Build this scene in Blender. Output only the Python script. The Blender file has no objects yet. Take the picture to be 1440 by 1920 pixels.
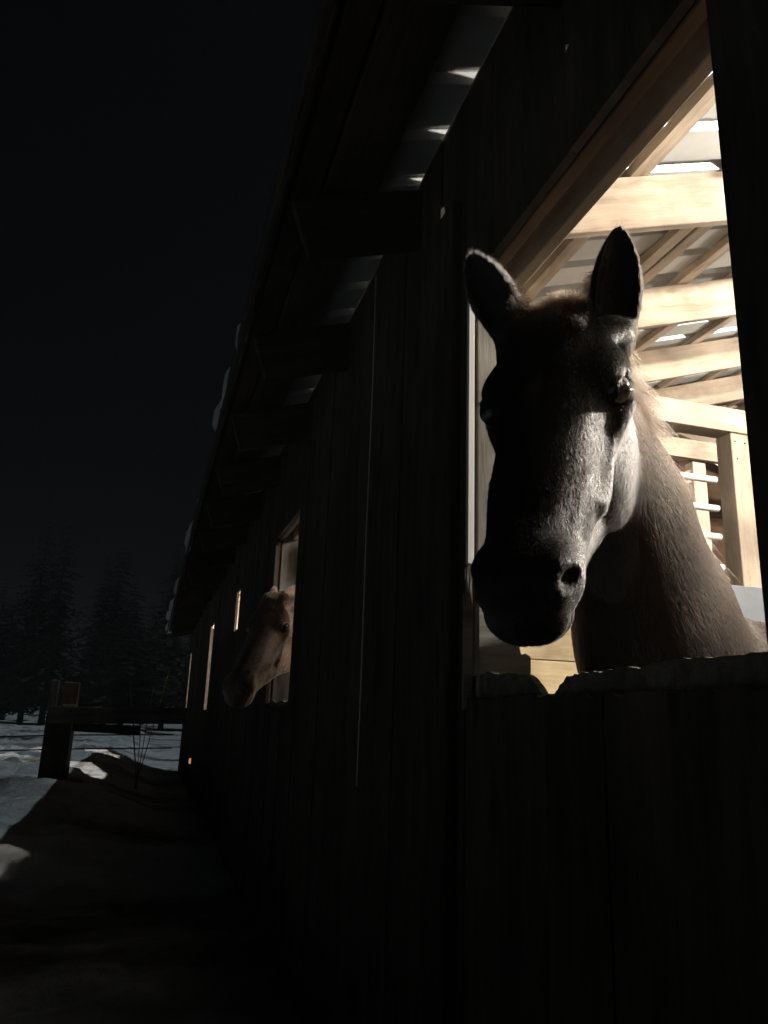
import bpy, bmesh, math, random
import numpy as np
from mathutils import Vector, Matrix

random.seed(7)
RNG = np.random.default_rng(7)
R = math.radians
scene = bpy.context.scene
COL = scene.collection

# ------------------------------------------------------------------ camera
CAM = Vector((-0.7, 0.0, 1.1))
YAW, PITCH, ROLL = R(16.116), R(15.145), R(2.0)
cam_d = bpy.data.cameras.new('camera')
cam = bpy.data.objects.new('camera', cam_d)
COL.objects.link(cam)
f = Vector((math.sin(YAW) * math.cos(PITCH), math.cos(YAW) * math.cos(PITCH), math.sin(PITCH)))
r = Vector((math.cos(YAW), -math.sin(YAW), 0))
u = r.cross(f)
r2 = r * math.cos(ROLL) + u * math.sin(ROLL)
u2 = u * math.cos(ROLL) - r * math.sin(ROLL)
m = Matrix((r2, u2, -f)).transposed().to_4x4()
m.translation = CAM
cam.matrix_world = m
cam_d.sensor_fit = 'HORIZONTAL'
cam_d.sensor_width = 36
cam_d.lens = 36 * 1442 / 1440
cam_d.clip_start = 0.02
cam_d.clip_end = 2000
scene.camera = cam

# ------------------------------------------------------------------ night sky, moon, exposure
world = bpy.data.worlds.new('World')
scene.world = world
world.use_nodes = True
wn = world.node_tree.nodes
wl = world.node_tree.links
sky = wn.new('ShaderNodeTexSky')
sky.sky_type = 'NISHITA'
sky.sun_disc = False
MOON_EL, MOON_AZ = R(66), R(84)          # azimuth from +Y towards +X
sky.sun_elevation = MOON_EL
sky.sun_rotation = MOON_AZ
wl.new(sky.outputs[0], wn['Background'].inputs['Color'])
wn['Background'].inputs['Strength'].default_value = 0.00015
moon_d = bpy.data.lights.new('moon', 'SUN')
moon_d.energy = 0.48
moon_d.angle = R(0.5)
moon_d.color = (0.80, 0.93, 1.0)
moon = bpy.data.objects.new('moon', moon_d)
md = Vector((math.sin(MOON_AZ) * math.cos(MOON_EL), math.cos(MOON_AZ) * math.cos(MOON_EL), math.sin(MOON_EL)))
moon.rotation_euler = md.to_track_quat('Z', 'Y').to_euler()
COL.objects.link(moon)
vs = scene.view_settings
vs.view_transform = 'Standard'
vs.look = 'None'
vs.exposure = 0.0
vs.gamma = 1.0
vs.use_curve_mapping = False
scene.cycles.use_denoising = True
scene.cycles.max_bounces = 6
scene.cycles.diffuse_bounces = 4
scene.cycles.sample_clamp_indirect = 3.0

LAMP_WATTS = 600.0
LAMP_COLOR = (1.0, 0.93, 0.83)

# ------------------------------------------------------------------ helpers
def tag(o, label=None, cat=None, group=None, kind=None):
    if label: o['label'] = label
    if cat: o['category'] = cat
    if group: o['group'] = group
    if kind: o['kind'] = kind
    return o

def empty(name, loc=(0, 0, 0), **kw):
    o = bpy.data.objects.new(name, None)
    o.location = loc
    o.empty_display_size = 0.1
    COL.objects.link(o)
    return tag(o, **kw)

def world_of(o):
    return (world_of(o.parent) @ o.matrix_parent_inverse @ o.matrix_basis) if o.parent else o.matrix_basis.copy()

def link(name, mesh, mat=None, parent=None, mw=None):
    o = bpy.data.objects.new(name, mesh)
    COL.objects.link(o)
    if mat is not None and len(mesh.materials) == 0:
        mesh.materials.append(mat)
    if mw is not None:
        o.matrix_basis = mw
    if parent is not None:
        o.parent = parent
        o.matrix_parent_inverse = world_of(parent).inverted()
    return o

def mesh_from(name, v, fcs, smooth=False):
    me = bpy.data.meshes.new(name)
    me.from_pydata([tuple(map(float, p)) for p in v], [], [tuple(map(int, q)) for q in fcs])
    if smooth:
        me.polygons.foreach_set('use_smooth', [True] * len(me.polygons))
    me.update()
    return me

_boxes = {}
def chamfer_box(dx, dy, dz, c=0.003, mat=None, var=0):
    """box of the given full sizes, edges chamfered, centred on its origin; shared between alike pieces"""
    key = (round(dx, 3), round(dy, 3), round(dz, 3), c, mat.name if mat else '', var)
    if key in _boxes:
        return _boxes[key]
    bm = bmesh.new()
    bmesh.ops.create_cube(bm, size=1.0)
    rn = random.Random(hash(key[:3]) + var)
    for vv in bm.verts:
        vv.co = Vector((vv.co.x * dx, vv.co.y * dy, vv.co.z * dz))
        if var:
            vv.co += Vector((rn.uniform(-.004, .004), rn.uniform(-.003, .003), rn.uniform(-.0015, .0015)))
    bmesh.ops.bevel(bm, geom=bm.edges[:], offset=min(c, .3 * min(dx, dy, dz)), segments=1, affect='EDGES')
    me = bpy.data.meshes.new('piece')
    bm.to_mesh(me)
    bm.free()
    if mat:
        me.materials.append(mat)
    _boxes[key] = me
    return me

def stick(name, p0, p1, w, t, wdir, mat, parent, c=0.003, var=0, ends=0.0):
    """a timber from p0 to p1 (centre line), w across wdir, t across the third axis; local X runs along it"""
    p0, p1 = Vector(p0), Vector(p1)
    ax = (p1 - p0)
    L = ax.length
    ax.normalize()
    wd = Vector(wdir)
    wd = (wd - ax * wd.dot(ax)).normalized()
    td = ax.cross(wd)
    me = chamfer_box(L, w, t, c, mat, var)
    mw = Matrix((ax, wd, td)).transposed().to_4x4()
    mw.translation = (p0 + p1) / 2
    return link(name, me, None, parent, mw)

def prism(name, prof, axis, a0, a1, mat, parent):
    """extrude a closed 2-D outline: axis 'x' -> outline in (y,z), 'y' -> (x,z)"""
    n = len(prof)
    if axis == 'x':
        v = [(a0, p, q) for p, q in prof] + [(a1, p, q) for p, q in prof]
    else:
        v = [(p, a0, q) for p, q in prof] + [(p, a1, q) for p, q in prof]
    bm = bmesh.new()
    vs_ = [bm.verts.new(p) for p in v]
    bm.faces.new(vs_[:n][::-1])
    bm.faces.new(vs_[n:])
    for i in range(n):
        j = (i + 1) % n
        bm.faces.new((vs_[i], vs_[j], vs_[n + j], vs_[n + i]))
    bmesh.ops.recalc_face_normals(bm, faces=bm.faces[:])
    bmesh.ops.triangulate(bm, faces=[q for q in bm.faces if len(q.verts) > 4])
    me = bpy.data.meshes.new(name)
    bm.to_mesh(me)
    bm.free()
    return link(name, me, mat, parent)

def tube_data(pts, rad, n=8, cap=True):
    pts = [Vector(p) for p in pts]
    rads = rad if hasattr(rad, '__len__') else [rad] * len(pts)
    v, fc = [], []
    prev = None
    for i, p in enumerate(pts):
        d = (pts[min(i + 1, len(pts) - 1)] - pts[max(i - 1, 0)]).normalized()
        a = prev if prev is not None else (Vector((0, 0, 1)) if abs(d.z) < .9 else Vector((1, 0, 0)))
        a = (a - d * a.dot(d)).normalized()
        prev = a
        b = d.cross(a)
        for k in range(n):
            t = 2 * math.pi * k / n
            v.append(p + (a * math.cos(t) + b * math.sin(t)) * rads[i])
    for i in range(len(pts) - 1):
        for k in range(n):
            k2 = (k + 1) % n
            fc.append((i * n + k, i * n + k2, (i + 1) * n + k2, (i + 1) * n + k))
    if cap:
        fc.append(tuple(range(n))[::-1])
        fc.append(tuple((len(pts) - 1) * n + k for k in range(n)))
    return v, fc

def tube(name, pts, rad, mat, parent=None, n=8):
    v, fc = tube_data(pts, rad, n)
    return link(name, mesh_from(name, v, fc, True), mat, parent)

# ------------------------------------------------------------------ materials
def new_mat(name):
    mt = bpy.data.materials.new(name)
    mt.use_nodes = True
    return mt, mt.node_tree.nodes, mt.node_tree.links, mt.node_tree.nodes['Principled BSDF']

def ramp(n, pos_col):
    rp = n.new('ShaderNodeValToRGB')
    el = rp.color_ramp.elements
    while len(el) < len(pos_col):
        el.new(0.5)
    for e, (p, c) in zip(el, pos_col):
        e.position = p
        e.color = (*c, 1)
    return rp

def wood(name, dark, mid, light, rough=0.75, knots=0.85, grain=1.0, bump=0.25, spread=0.25):
    mt, n, l, b = new_mat(name)
    tc = n.new('ShaderNodeTexCoord')
    oi = n.new('ShaderNodeObjectInfo')
    off = n.new('ShaderNodeVectorMath'); off.operation = 'SCALE'
    cmb = n.new('ShaderNodeCombineXYZ')
    l.new(oi.outputs['Random'], cmb.inputs[0]); l.new(oi.outputs['Random'], cmb.inputs[1]); l.new(oi.outputs['Random'], cmb.inputs[2])
    l.new(cmb.outputs[0], off.inputs[0]); off.inputs['Scale'].default_value = 37.0
    add = n.new('ShaderNodeVectorMath'); add.operation = 'ADD'
    l.new(tc.outputs['Object'], add.inputs[0]); l.new(off.outputs[0], add.inputs[1])
    mp = n.new('ShaderNodeMapping'); mp.inputs['Scale'].default_value = (1.1, 16, 16)
    l.new(add.outputs[0], mp.inputs[0])
    # slow warp so that the rings swim
    wz = n.new('ShaderNodeTexNoise'); wz.inputs['Scale'].default_value = 2.2; wz.inputs['Detail'].default_value = 3
    l.new(add.outputs[0], wz.inputs['Vector'])
    wadd = n.new('ShaderNodeVectorMath'); wadd.operation = 'MULTIPLY_ADD'
    wadd.inputs[1].default_value = (0.3, 2.4, 2.4)
    l.new(wz.outputs['Color'], wadd.inputs[0]); l.new(mp.outputs[0], wadd.inputs[2])
    g1 = n.new('ShaderNodeTexNoise'); g1.inputs['Scale'].default_value = 1.3 * grain; g1.inputs['Detail'].default_value = 9; g1.inputs['Roughness'].default_value = 0.62
    l.new(wadd.outputs[0], g1.inputs['Vector'])
    mp2 = n.new('ShaderNodeMapping'); mp2.inputs['Scale'].default_value = (3, 95, 95)
    l.new(add.outputs[0], mp2.inputs[0])
    g2 = n.new('ShaderNodeTexNoise'); g2.inputs['Scale'].default_value = 1.6; g2.inputs['Detail'].default_value = 5
    l.new(mp2.outputs[0], g2.inputs['Vector'])
    mixg = n.new('ShaderNodeMath'); mixg.operation = 'MULTIPLY_ADD'
    l.new(g2.outputs['Fac'], mixg.inputs[0]); mixg.inputs[1].default_value = 0.35
    l.new(g1.outputs['Fac'], mixg.inputs[2])
    rp = ramp(n, [(0.42, dark), (0.62, mid), (0.86, light)])
    l.new(mixg.outputs[0], rp.inputs['Fac'])
    # knots
    mk = n.new('ShaderNodeMapping'); mk.inputs['Scale'].default_value = (2.1, 7, 7)
    l.new(add.outputs[0], mk.inputs[0])
    vo = n.new('ShaderNodeTexVoronoi'); vo.inputs['Scale'].default_value = 1.0; vo.inputs['Randomness'].default_value = 1.0
    l.new(mk.outputs[0], vo.inputs['Vector'])
    kr = ramp(n, [(0.06, (1, 1, 1)), (0.17, (0, 0, 0))])
    l.new(vo.outputs['Distance'], kr.inputs['Fac'])
    kmul = n.new('ShaderNodeMath'); kmul.operation = 'MULTIPLY'; kmul.inputs[1].default_value = knots
    l.new(kr.outputs['Color'], kmul.inputs[0])
    mx = n.new('ShaderNodeMixRGB'); mx.inputs['Color2'].default_value = (dark[0] * .45, dark[1] * .4, dark[2] * .35, 1)
    l.new(kmul.outputs[0], mx.inputs['Fac']); l.new(rp.outputs['Color'], mx.inputs['Color1'])
    # blotches of dirt, and a tone of its own for each board
    bl = n.new('ShaderNodeTexNoise'); bl.inputs['Scale'].default_value = 3.5; bl.inputs['Detail'].default_value = 6
    l.new(add.outputs[0], bl.inputs['Vector'])
    br = n.new('ShaderNodeMapRange'); br.inputs['From Min'].default_value = .35; br.inputs['From Max'].default_value = .7
    br.inputs['To Min'].default_value = 1.12; br.inputs['To Max'].default_value = 0.58
    l.new(bl.outputs['Fac'], br.inputs['Value'])
    ov = n.new('ShaderNodeMapRange'); ov.inputs['To Min'].default_value = 1 - spread; ov.inputs['To Max'].default_value = 1 + spread
    l.new(oi.outputs['Random'], ov.inputs['Value'])
    mm = n.new('ShaderNodeMath'); mm.operation = 'MULTIPLY'
    l.new(br.outputs[0], mm.inputs[0]); l.new(ov.outputs[0], mm.inputs[1])
    hv = n.new('ShaderNodeHueSaturation')
    l.new(mm.outputs[0], hv.inputs['Value']); l.new(mx.outputs[0], hv.inputs['Color'])
    l.new(hv.outputs[0], b.inputs['Base Color'])
    b.inputs['Roughness'].default_value = rough
    b.inputs['Specular IOR Level'].default_value = 0.25
    bp = n.new('ShaderNodeBump'); bp.inputs['Strength'].default_value = bump; bp.inputs['Distance'].default_value = 0.004
    l.new(mixg.outputs[0], bp.inputs['Height']); l.new(bp.outputs[0], b.inputs['Normal'])
    return mt

PINE = wood('pine_lumber', (.37, .275, .19), (.54, .43, .32), (.64, .54, .43))
PLANK = wood('fresh_pine_plank', (.42, .30, .16), (.58, .455, .27), (.66, .55, .36), spread=.12, knots=.8)
GREY = wood('weathered_grey_wood', (.075, .066, .055), (.16, .145, .125), (.27, .25, .22), rough=.9, bump=.6)
SILVER = wood('silvered_old_wood', (.15, .135, .115), (.29, .27, .24), (.42, .40, .36), rough=.9, bump=.7)
BROWN = wood('brown_stained_wood', (.10, .058, .034), (.19, .115, .07), (.27, .17, .105))
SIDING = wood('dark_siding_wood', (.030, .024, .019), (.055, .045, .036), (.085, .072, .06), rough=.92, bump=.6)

def plain(name, col, rough=.6, metal=0.0, nscale=6.0, amount=.25, bump=0.0, spec=.4):
    mt, n, l, b = new_mat(name)
    tc = n.new('ShaderNodeTexCoord')
    nz = n.new('ShaderNodeTexNoise'); nz.inputs['Scale'].default_value = nscale; nz.inputs['Detail'].default_value = 7; nz.inputs['Roughness'].default_value = .65
    l.new(tc.outputs['Object'], nz.inputs['Vector'])
    rp = ramp(n, [(.3, tuple(c * (1 - amount) for c in col)), (.7, tuple(min(.95, c * (1 + amount * .5)) for c in col))])
    l.new(nz.outputs['Fac'], rp.inputs['Fac']); l.new(rp.outputs['Color'], b.inputs['Base Color'])
    b.inputs['Roughness'].default_value = rough
    b.inputs['Metallic'].default_value = metal
    b.inputs['Specular IOR Level'].default_value = spec
    if bump:
        bp = n.new('ShaderNodeBump'); bp.inputs['Strength'].default_value = bump; bp.inputs['Distance'].default_value = .01
        l.new(nz.outputs['Fac'], bp.inputs['Height']); l.new(bp.outputs[0], b.inputs['Normal'])
    return mt

ROOF = plain('galvanised_roof_sheet', (.66, .69, .69), rough=.45, metal=.35, nscale=2.5, amount=.18)
PIPE = plain('white_painted_pipe', (.78, .78, .76), rough=.35, nscale=14, amount=.12)
WHITE = plain('whitewashed_panel', (.82, .82, .77), rough=.8, nscale=1.7, amount=.12)
RUBBER = plain('grey_stall_mat', (.20, .215, .235), rough=.6, nscale=4, amount=.25)
DIRT = plain('dirt_floor', (.10, .072, .048), rough=.95, nscale=5, amount=.5, bump=.6)
METAL = plain('dark_cable', (.05, .05, .05), rough=.5)
SOCKET = plain('white_ceramic', (.7, .69, .66), rough=.3)
STRAW = plain('dry_weed_straw', (.36, .28, .17), rough=.8, nscale=40)
BARK = plain('conifer_bark', (.06, .045, .035), rough=.95, nscale=9, amount=.5)
NEEDLE = plain('conifer_needles', (.018, .028, .017), rough=.9, nscale=3, amount=.5)

def snow_mat(shade_bands):
    mt, n, l, b = new_mat('trodden_snow' if shade_bands else 'clean_snow')
    tc = n.new('ShaderNodeTexCoord')
    n1 = n.new('ShaderNodeTexNoise'); n1.inputs['Scale'].default_value = 14; n1.inputs['Detail'].default_value = 10; n1.inputs['Roughness'].default_value = .7
    n2 = n.new('ShaderNodeTexNoise'); n2.inputs['Scale'].default_value = 1.3; n2.inputs['Detail'].default_value = 6
    l.new(tc.outputs['Object'], n1.inputs['Vector']); l.new(tc.outputs['Object'], n2.inputs['Vector'])
    rp = ramp(n, [(.35, (.66, .69, .70)), (.6, (.80, .82, .83))])
    l.new(n2.outputs['Fac'], rp.inputs['Fac'])
    # dark bands painted in for the shadow stripes, in long drifting patches
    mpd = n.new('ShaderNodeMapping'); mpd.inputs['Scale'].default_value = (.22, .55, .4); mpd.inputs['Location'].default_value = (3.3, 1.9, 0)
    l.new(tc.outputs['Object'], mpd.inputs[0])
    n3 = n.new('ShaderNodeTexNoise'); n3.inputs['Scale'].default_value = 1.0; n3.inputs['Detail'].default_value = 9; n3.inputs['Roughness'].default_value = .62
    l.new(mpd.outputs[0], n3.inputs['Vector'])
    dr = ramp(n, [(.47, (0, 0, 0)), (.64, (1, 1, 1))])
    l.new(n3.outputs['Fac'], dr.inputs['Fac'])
    shade_mix = n.new('ShaderNodeMixRGB'); shade_mix.inputs['Color2'].default_value = (.085, .075, .062, 1)
    l.new(dr.outputs['Color'], shade_mix.inputs['Fac']); l.new(rp.outputs['Color'], shade_mix.inputs['Color1'])
    l.new((shade_mix if shade_bands else rp).outputs[0], b.inputs['Base Color'])
    b.inputs['Roughness'].default_value = .65
    bp = n.new('ShaderNodeBump'); bp.inputs['Strength'].default_value = .9; bp.inputs['Distance'].default_value = .05
    l.new(n1.outputs['Fac'], bp.inputs['Height']); l.new(bp.outputs[0], b.inputs['Normal'])
    return mt
SNOW = snow_mat(False)
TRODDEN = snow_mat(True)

def emit_mat(name, col, strength):
    mt, n, l, b = new_mat(name)
    b.inputs['Base Color'].default_value = (.8, .8, .8, 1)
    b.inputs['Emission Color'].default_value = (*col, 1)
    b.inputs['Emission Strength'].default_value = strength
    return mt
# ------------------------------------------------------------------ smooth noise for terrain and edges
def vnoise(x, y, seed=0):
    x = np.asarray(x, float); y = np.asarray(y, float)
    xi = np.floor(x).astype(np.int64); yi = np.floor(y).astype(np.int64)
    fx = x - xi; fy = y - yi
    fx = fx * fx * (3 - 2 * fx); fy = fy * fy * (3 - 2 * fy)
    def h(a, b):
        q = (a * 374761393 + b * 668265263 + seed * 1442695041) & 0x7fffffff
        q = ((q ^ (q >> 13)) * 1274126177) & 0x7fffffff
        q = q ^ (q >> 16)
        return (q & 0xffff) / 65535.0
    return (h(xi, yi) * (1 - fx) + h(xi + 1, yi) * fx) * (1 - fy) + (h(xi, yi + 1) * (1 - fx) + h(xi + 1, yi + 1) * fx) * fy - .5

def sstep(a, b, x):
    t = np.clip((np.asarray(x, float) - a) / (b - a), 0, 1)
    return t * t * (3 - 2 * t)

Y0, Y1 = -2.0, 16.2          # length of the barn
SL, ZW = 0.32, 2.83          # roof slope, height of the rafter tops over the wall
RIDGE = 4.0
def zr(x):                    # top of the rafters
    return ZW + SL * x if x <= RIDGE else ZW + SL * (2 * RIDGE - x)

# ------------------------------------------------------------------ snow-covered ground
def snow_height(X, Y):
    base = 0.02 * vnoise(X * .3, Y * .3, 1)
    left = sstep(-0.25, -1.5, X)
    bank = 0.30 * sstep(6.0, 10.0, Y + .5 * vnoise(X * 1.1, Y * .7, 5)) * left
    ridge = 0.06 * np.exp(-((Y - 9.4 - .35 * vnoise(X * .9, 2.0, 8)) / .33) ** 2) * left
    trough = -0.05 * np.exp(-((Y - 11) / .8) ** 2) * left
    h = base + bank + ridge + trough
    h += left * (0.10 * vnoise(X * .55, Y * .55, 2) + 0.09 * vnoise(X * 1.9, Y * 1.9, 3) + 0.085 * vnoise(X * 4.3, Y * 4.3, 4) + .05 * vnoise(X * 10, Y * 10, 9) + .02 * vnoise(X * 21, Y * 21, 12))
    prints = vnoise(X * 3.2, Y * 3.2, 31)
    h -= .09 * sstep(.18, .30, prints) * (.35 + .65 * left)
    h += (1 - left) * (0.06 * vnoise(X * 3, Y * 3, 6) + .035 * vnoise(X * 11, Y * 11, 7))
    far = sstep(25, 120, np.hypot(X, Y - 5))
    h = h * (1 - far) + far * (.45 + 1.2 * vnoise(X * .012, Y * .012, 11))
    inside = (sstep(.03, .10, X) * sstep(8.25, 8.1, X) * sstep(Y0 - .1, Y0 + .05, Y) * sstep(Y1 + .1, Y1 - .05, Y))
    return h * (1 - inside) - .25 * inside

def graded(parts):
    out = [parts[0][0]]
    for a, b, st in parts:
        n_ = max(1, int(round((b - a) / st)))
        out += list(np.linspace(a, b, n_ + 1)[1:])
    return np.array(out)
gx = graded([(-400, -60, 40), (-60, -14, 2.5), (-14, -5, .3), (-5, .1, .05), (.1, 12, .6), (12, 80, 6), (80, 400, 40)])
gy = graded([(-400, -40, 40), (-40, -3, 2), (-3, 3.0, .15), (3.0, 15, .05), (15, 40, .2), (40, 80, 2), (80, 600, 40)])
GX, GY = np.meshgrid(gx, gy)
GZ = snow_height(GX, GY)
nx, ny = len(gx), len(gy)
idx = np.arange(nx * ny).reshape(ny, nx)
q = np.stack([idx[:-1, :-1], idx[:-1, 1:], idx[1:, 1:], idx[1:, :-1]], -1).reshape(-1, 4)
def fast_mesh(name, v, quads):
    me = bpy.data.meshes.new(name)
    k = quads.shape[1]
    me.vertices.add(len(v)); me.vertices.foreach_set('co', np.ascontiguousarray(v, np.float32).ravel())
    me.loops.add(quads.size); me.loops.foreach_set('vertex_index', np.ascontiguousarray(quads, np.int32).ravel())
    me.polygons.add(len(quads)); me.polygons.foreach_set('loop_start', np.arange(0, quads.size, k, dtype=np.int32))
    me.polygons.foreach_set('use_smooth', np.ones(len(quads), bool))
    me.update(calc_edges=True)
    me.validate()
    return me
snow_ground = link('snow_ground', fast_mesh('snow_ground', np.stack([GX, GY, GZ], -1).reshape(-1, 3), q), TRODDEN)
tag(snow_ground, 'trampled snow banked up along the barn and fence', 'snow', kind='structure')

floor = link('barn_floor', mesh_from('barn_floor', [(-.01, Y0 + .02, 0), (8.0, Y0 + .02, 0), (8.0, Y1 - .02, 0), (-.01, Y1 - .02, 0)], [(0, 1, 2, 3)]), DIRT)
tag(floor, 'dirt floor inside the lit barn', 'floor', kind='structure')

# ------------------------------------------------------------------ barn
barn = empty('barn', (4, 7, 0), label='long wooden horse barn with open stall windows and snow on its metal roof', cat='barn')
WINDOWS = [(0.755, 1.70), (4.10, 4.92), (7.05, 7.32), (9.95, 10.45), (15.2, 15.6)]
SILL, HEAD = 1.20, 2.225
ST = 0.02                     # siding thickness, outer face on X = 0

def board(y0, y1, z0, z1, notch=(), ragged=0.0, parent=None, mat=None, x=0.0):
    """one upright siding board as an outline with its own slightly uneven edges; notches are (side, z, height, width, tip)"""
    rn = random.Random(int((y0 + 5) * 1000) + int(z0 * 77))
    g = .0003 + rn.random() * .0005
    a, b = y0 + g, y1 - g
    pr = [(a, z0), (b, z0)]
    edge = []
    for side, zc, hh, ww, tip in sorted((k for k in notch if k[0] == 'r'), key=lambda k: k[1]):
        edge += [(b, zc - hh / 2), (b - ww, zc - hh / 2 + tip * hh), (b, zc + hh / 2)]
    pr += edge
    if ragged:
        k = max(2, int((b - a) / .018))
        pr += [(b, z1 + rn.uniform(-ragged, 0))]
        pr += [(b + (a - b) * i / k, z1 + rn.uniform(-ragged, ragged * .3)) for i in range(1, k)]
        pr += [(a, z1 + rn.uniform(-ragged, 0))]
    else:
        pr += [(b, z1), (a, z1)]
    for side, zc, hh, ww, tip in sorted((k for k in notch if k[0] == 'l'), key=lambda k: -k[1]):
        pr += [(a, zc + hh / 2), (a + ww, zc - hh / 2 + tip * hh), (a, zc - hh / 2)]
    dx = x + rn.uniform(-.0035, .0035)
    # the board's mesh stands on its own origin with local X along the grain
    cy, cz = (y0 + y1) / 2, (z0 + z1) / 2
    n = len(pr)
    mw = Matrix(((0, 0, 1, dx), (0, 1, 0, cy), (1, 0, 0, cz), (0, 0, 0, 1)))
    bm = bmesh.new()
    lo = [bm.verts.new((pz - cz, py - cy, 0)) for py, pz in pr]
    hi = [bm.verts.new((pz - cz, py - cy, ST)) for py, pz in pr]
    bm.faces.new(lo); bm.faces.new(hi[::-1])
    for i in range(n):
        j = (i + 1) % n
        bm.faces.new((lo[i], hi[i], hi[j], lo[j]))
    bmesh.ops.recalc_face_normals(bm, faces=bm.faces[:])
    bmesh.ops.triangulate(bm, faces=[k for k in bm.faces if len(k.verts) > 4])
    me = bpy.data.meshes.new('siding_board')
    bm.to_mesh(me); bm.free()
    # mw maps local(x->z, y->y, z->x): left-handed, so flip the normals
    me.flip_normals()
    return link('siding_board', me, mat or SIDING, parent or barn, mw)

def splits(a, b, step=.19):
    k = max(1, int(round((b - a) / step)))
    ys = [a + (b - a) * i / k for i in range(k + 1)]
    for i in range(1, k):
        ys[i] += random.uniform(-.018, .018)
    return list(zip(ys[:-1], ys[1:]))

TOPZ = ZW + .026
cur = Y0
for wi, (a, b) in enumerate(WINDOWS + [(Y1, None)]):
    # full-height boards between the openings
    for s0, s1 in splits(cur, a):
        nt = []
        if abs(s0 - 1.70) < .01:
            board(s0, 1.795, -.1, TOPZ, [('r', 1.452, .075, .014, .9)])
            board(1.795, s1, -.1, TOPZ, [('r', 2.60, .075, .026, .1)])
            continue
        if 2.5 < s0 < 2.72:
            nt = [('l', 2.74, .16, .012, .3)]
        if 4.9 < s0 < 5.05:
            nt = [('r', 2.42, .05, .02, .2)]
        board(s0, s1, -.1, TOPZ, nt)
    if b is None:
        break
    # boards over and under the opening
    over = [(a, 1.164), (1.164, 1.36), (1.36, 1.53), (1.53, b)] if wi == 0 else splits(a, b)
    for s0, s1 in over:
        board(s0, s1, HEAD, TOPZ, [('r', 2.488, .03, .018, .25)] if abs(s1 - 1.164) < 1e-3 else [])
    for s0, s1 in splits(a, b):
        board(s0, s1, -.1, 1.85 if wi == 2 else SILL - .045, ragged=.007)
    if wi >= 2:
        cur = b
        continue
    # framing: posts, a header of two planks with a hollow between, chewed sill plank
    for yy, side in ((a - .055, -1), (b + .07, 1)):
        stick('post', (.092, yy, 0), (.092, yy, 2.60), .105, .10, (1, 0, 0), SILVER if wi == 0 else GREY, barn, c=.004, var=1 + wi)
    stick('header_plank', (.026 + .0125, a - .1, HEAD + .09), (.026 + .0125, b + .1, HEAD + .09), .18, .032, (0, 0, 1), BROWN, barn, var=2)
    stick('header_plank', (.127, a - .02, HEAD + .095), (.127, b + .02, HEAD + .095), .18, .036, (0, 0, 1), PINE, barn, var=3)
    # chewed top edge of the sill plank
    if wi == 0:
        top = [(.70, 1.196), (.80, 1.198), (.86, 1.196), (.93, 1.199), (1.00, 1.197), (1.05, 1.192), (1.10, 1.195), (1.16, 1.191), (1.20, 1.193),
               (1.245, 1.190), (1.275, 1.186), (1.30, 1.172), (1.325, 1.153), (1.345, 1.150), (1.365, 1.158), (1.40, 1.184), (1.43, 1.196),
               (1.50, 1.205), (1.56, 1.203), (1.62, 1.212), (1.68, 1.208), (1.74, 1.210)]
    else:
        top = [(a - .06 + (b - a + .12) * i / 9, 1.185 + random.uniform(-.02, .02)) for i in range(10)]
    dense = []
    rn = random.Random(wi)
    for (p0, q0), (p1, q1) in zip(top[:-1], top[1:]):
        k = 5
        for i in range(k):
            t = i / k
            dense.append((p0 + (p1 - p0) * t, q0 + (q1 - q0) * t + rn.uniform(-.0022, .0022)))
    dense.append(top[-1])
    for kz in (.155, .465, .775):
        stick('kick_plank', (.0315, a - .06, kz), (.0315, b + .06, kz), .306, .016, (0, 0, 1), GREY, barn, c=.002)
    prism('sill_plank', [(dense[0][0], .93)] + [(dense[-1][0], .93)] + dense[::-1], 'x', .0235, .039, GREY, barn)
    cur = b

stick('corner_board', (-.015, 1.865, -.05), (-.015, 1.865, 2.52), .25, .028, (0, 1, 0), SIDING, barn, c=.004, var=2)
# splintered old plank standing inside the far jamb, and an added strip for the lit siding edge
def splinter(name, y0, y1, z0, tops, x0, x1, mat):
    k = len(tops)
    pr = [(x0, z0), (x1, z0)] + [(x1 + (x0 - x1) * i / (k - 1), z) for i, z in enumerate(tops)]
    return prism(name, pr, 'y', y0, y1, mat, barn)
splinter('splintered_plank', 1.655, 1.672, 1.13, [1.255, 1.262, 1.258, 1.30, 1.335, 1.33, 1.40, 1.44, 1.49, 1.42, 1.47, 1.36], .018, .148, SILVER)
splinter('splintered_plank', 1.690, 1.6985, 1.13, [1.38, 1.44, 1.40, 1.47, 1.36, 1.40], -.006, .016, SILVER)
stick('lit_edge_strip', (.008, 1.690, 1.47), (.008, 1.690, 2.215), .016, .014, (1, 0, 0), WHITE, barn, c=.001)  # white strip: lamplight on the siding edge put into its colour

# rafters, purlins, ribbed roof sheets
k = 0
EAVE = .46
RAFTERS = [2.12 + .96 * i for i in range(-4, 15)]
RD = .21
for yy in RAFTERS:
    for s in (1, -1):
        xa, xb = (-.43, RIDGE - .02) if s == 1 else (2 * RIDGE + .43, RIDGE + .02)
        p0 = Vector((xa, yy, 0)); p1 = Vector((xb, yy, zr(xb)))
        p0.z = ZW + SL * (xa if s == 1 else 2 * RIDGE - xa)
        nrm = Vector((-SL * s, 0, 1)).normalized()
        pj = p0 + (p1 - p0) * (.455 / (p1 - p0).x * s)
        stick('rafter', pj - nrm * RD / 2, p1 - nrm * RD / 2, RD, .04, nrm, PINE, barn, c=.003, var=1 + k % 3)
        stick('rafter_tail', p0 - nrm * RD / 2, pj - nrm * RD / 2, RD, .04, nrm, SIDING, barn, c=.003, var=1 + k % 3)  # outer ends in darker wood: shade under the eave put into the colour
    k += 1
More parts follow.
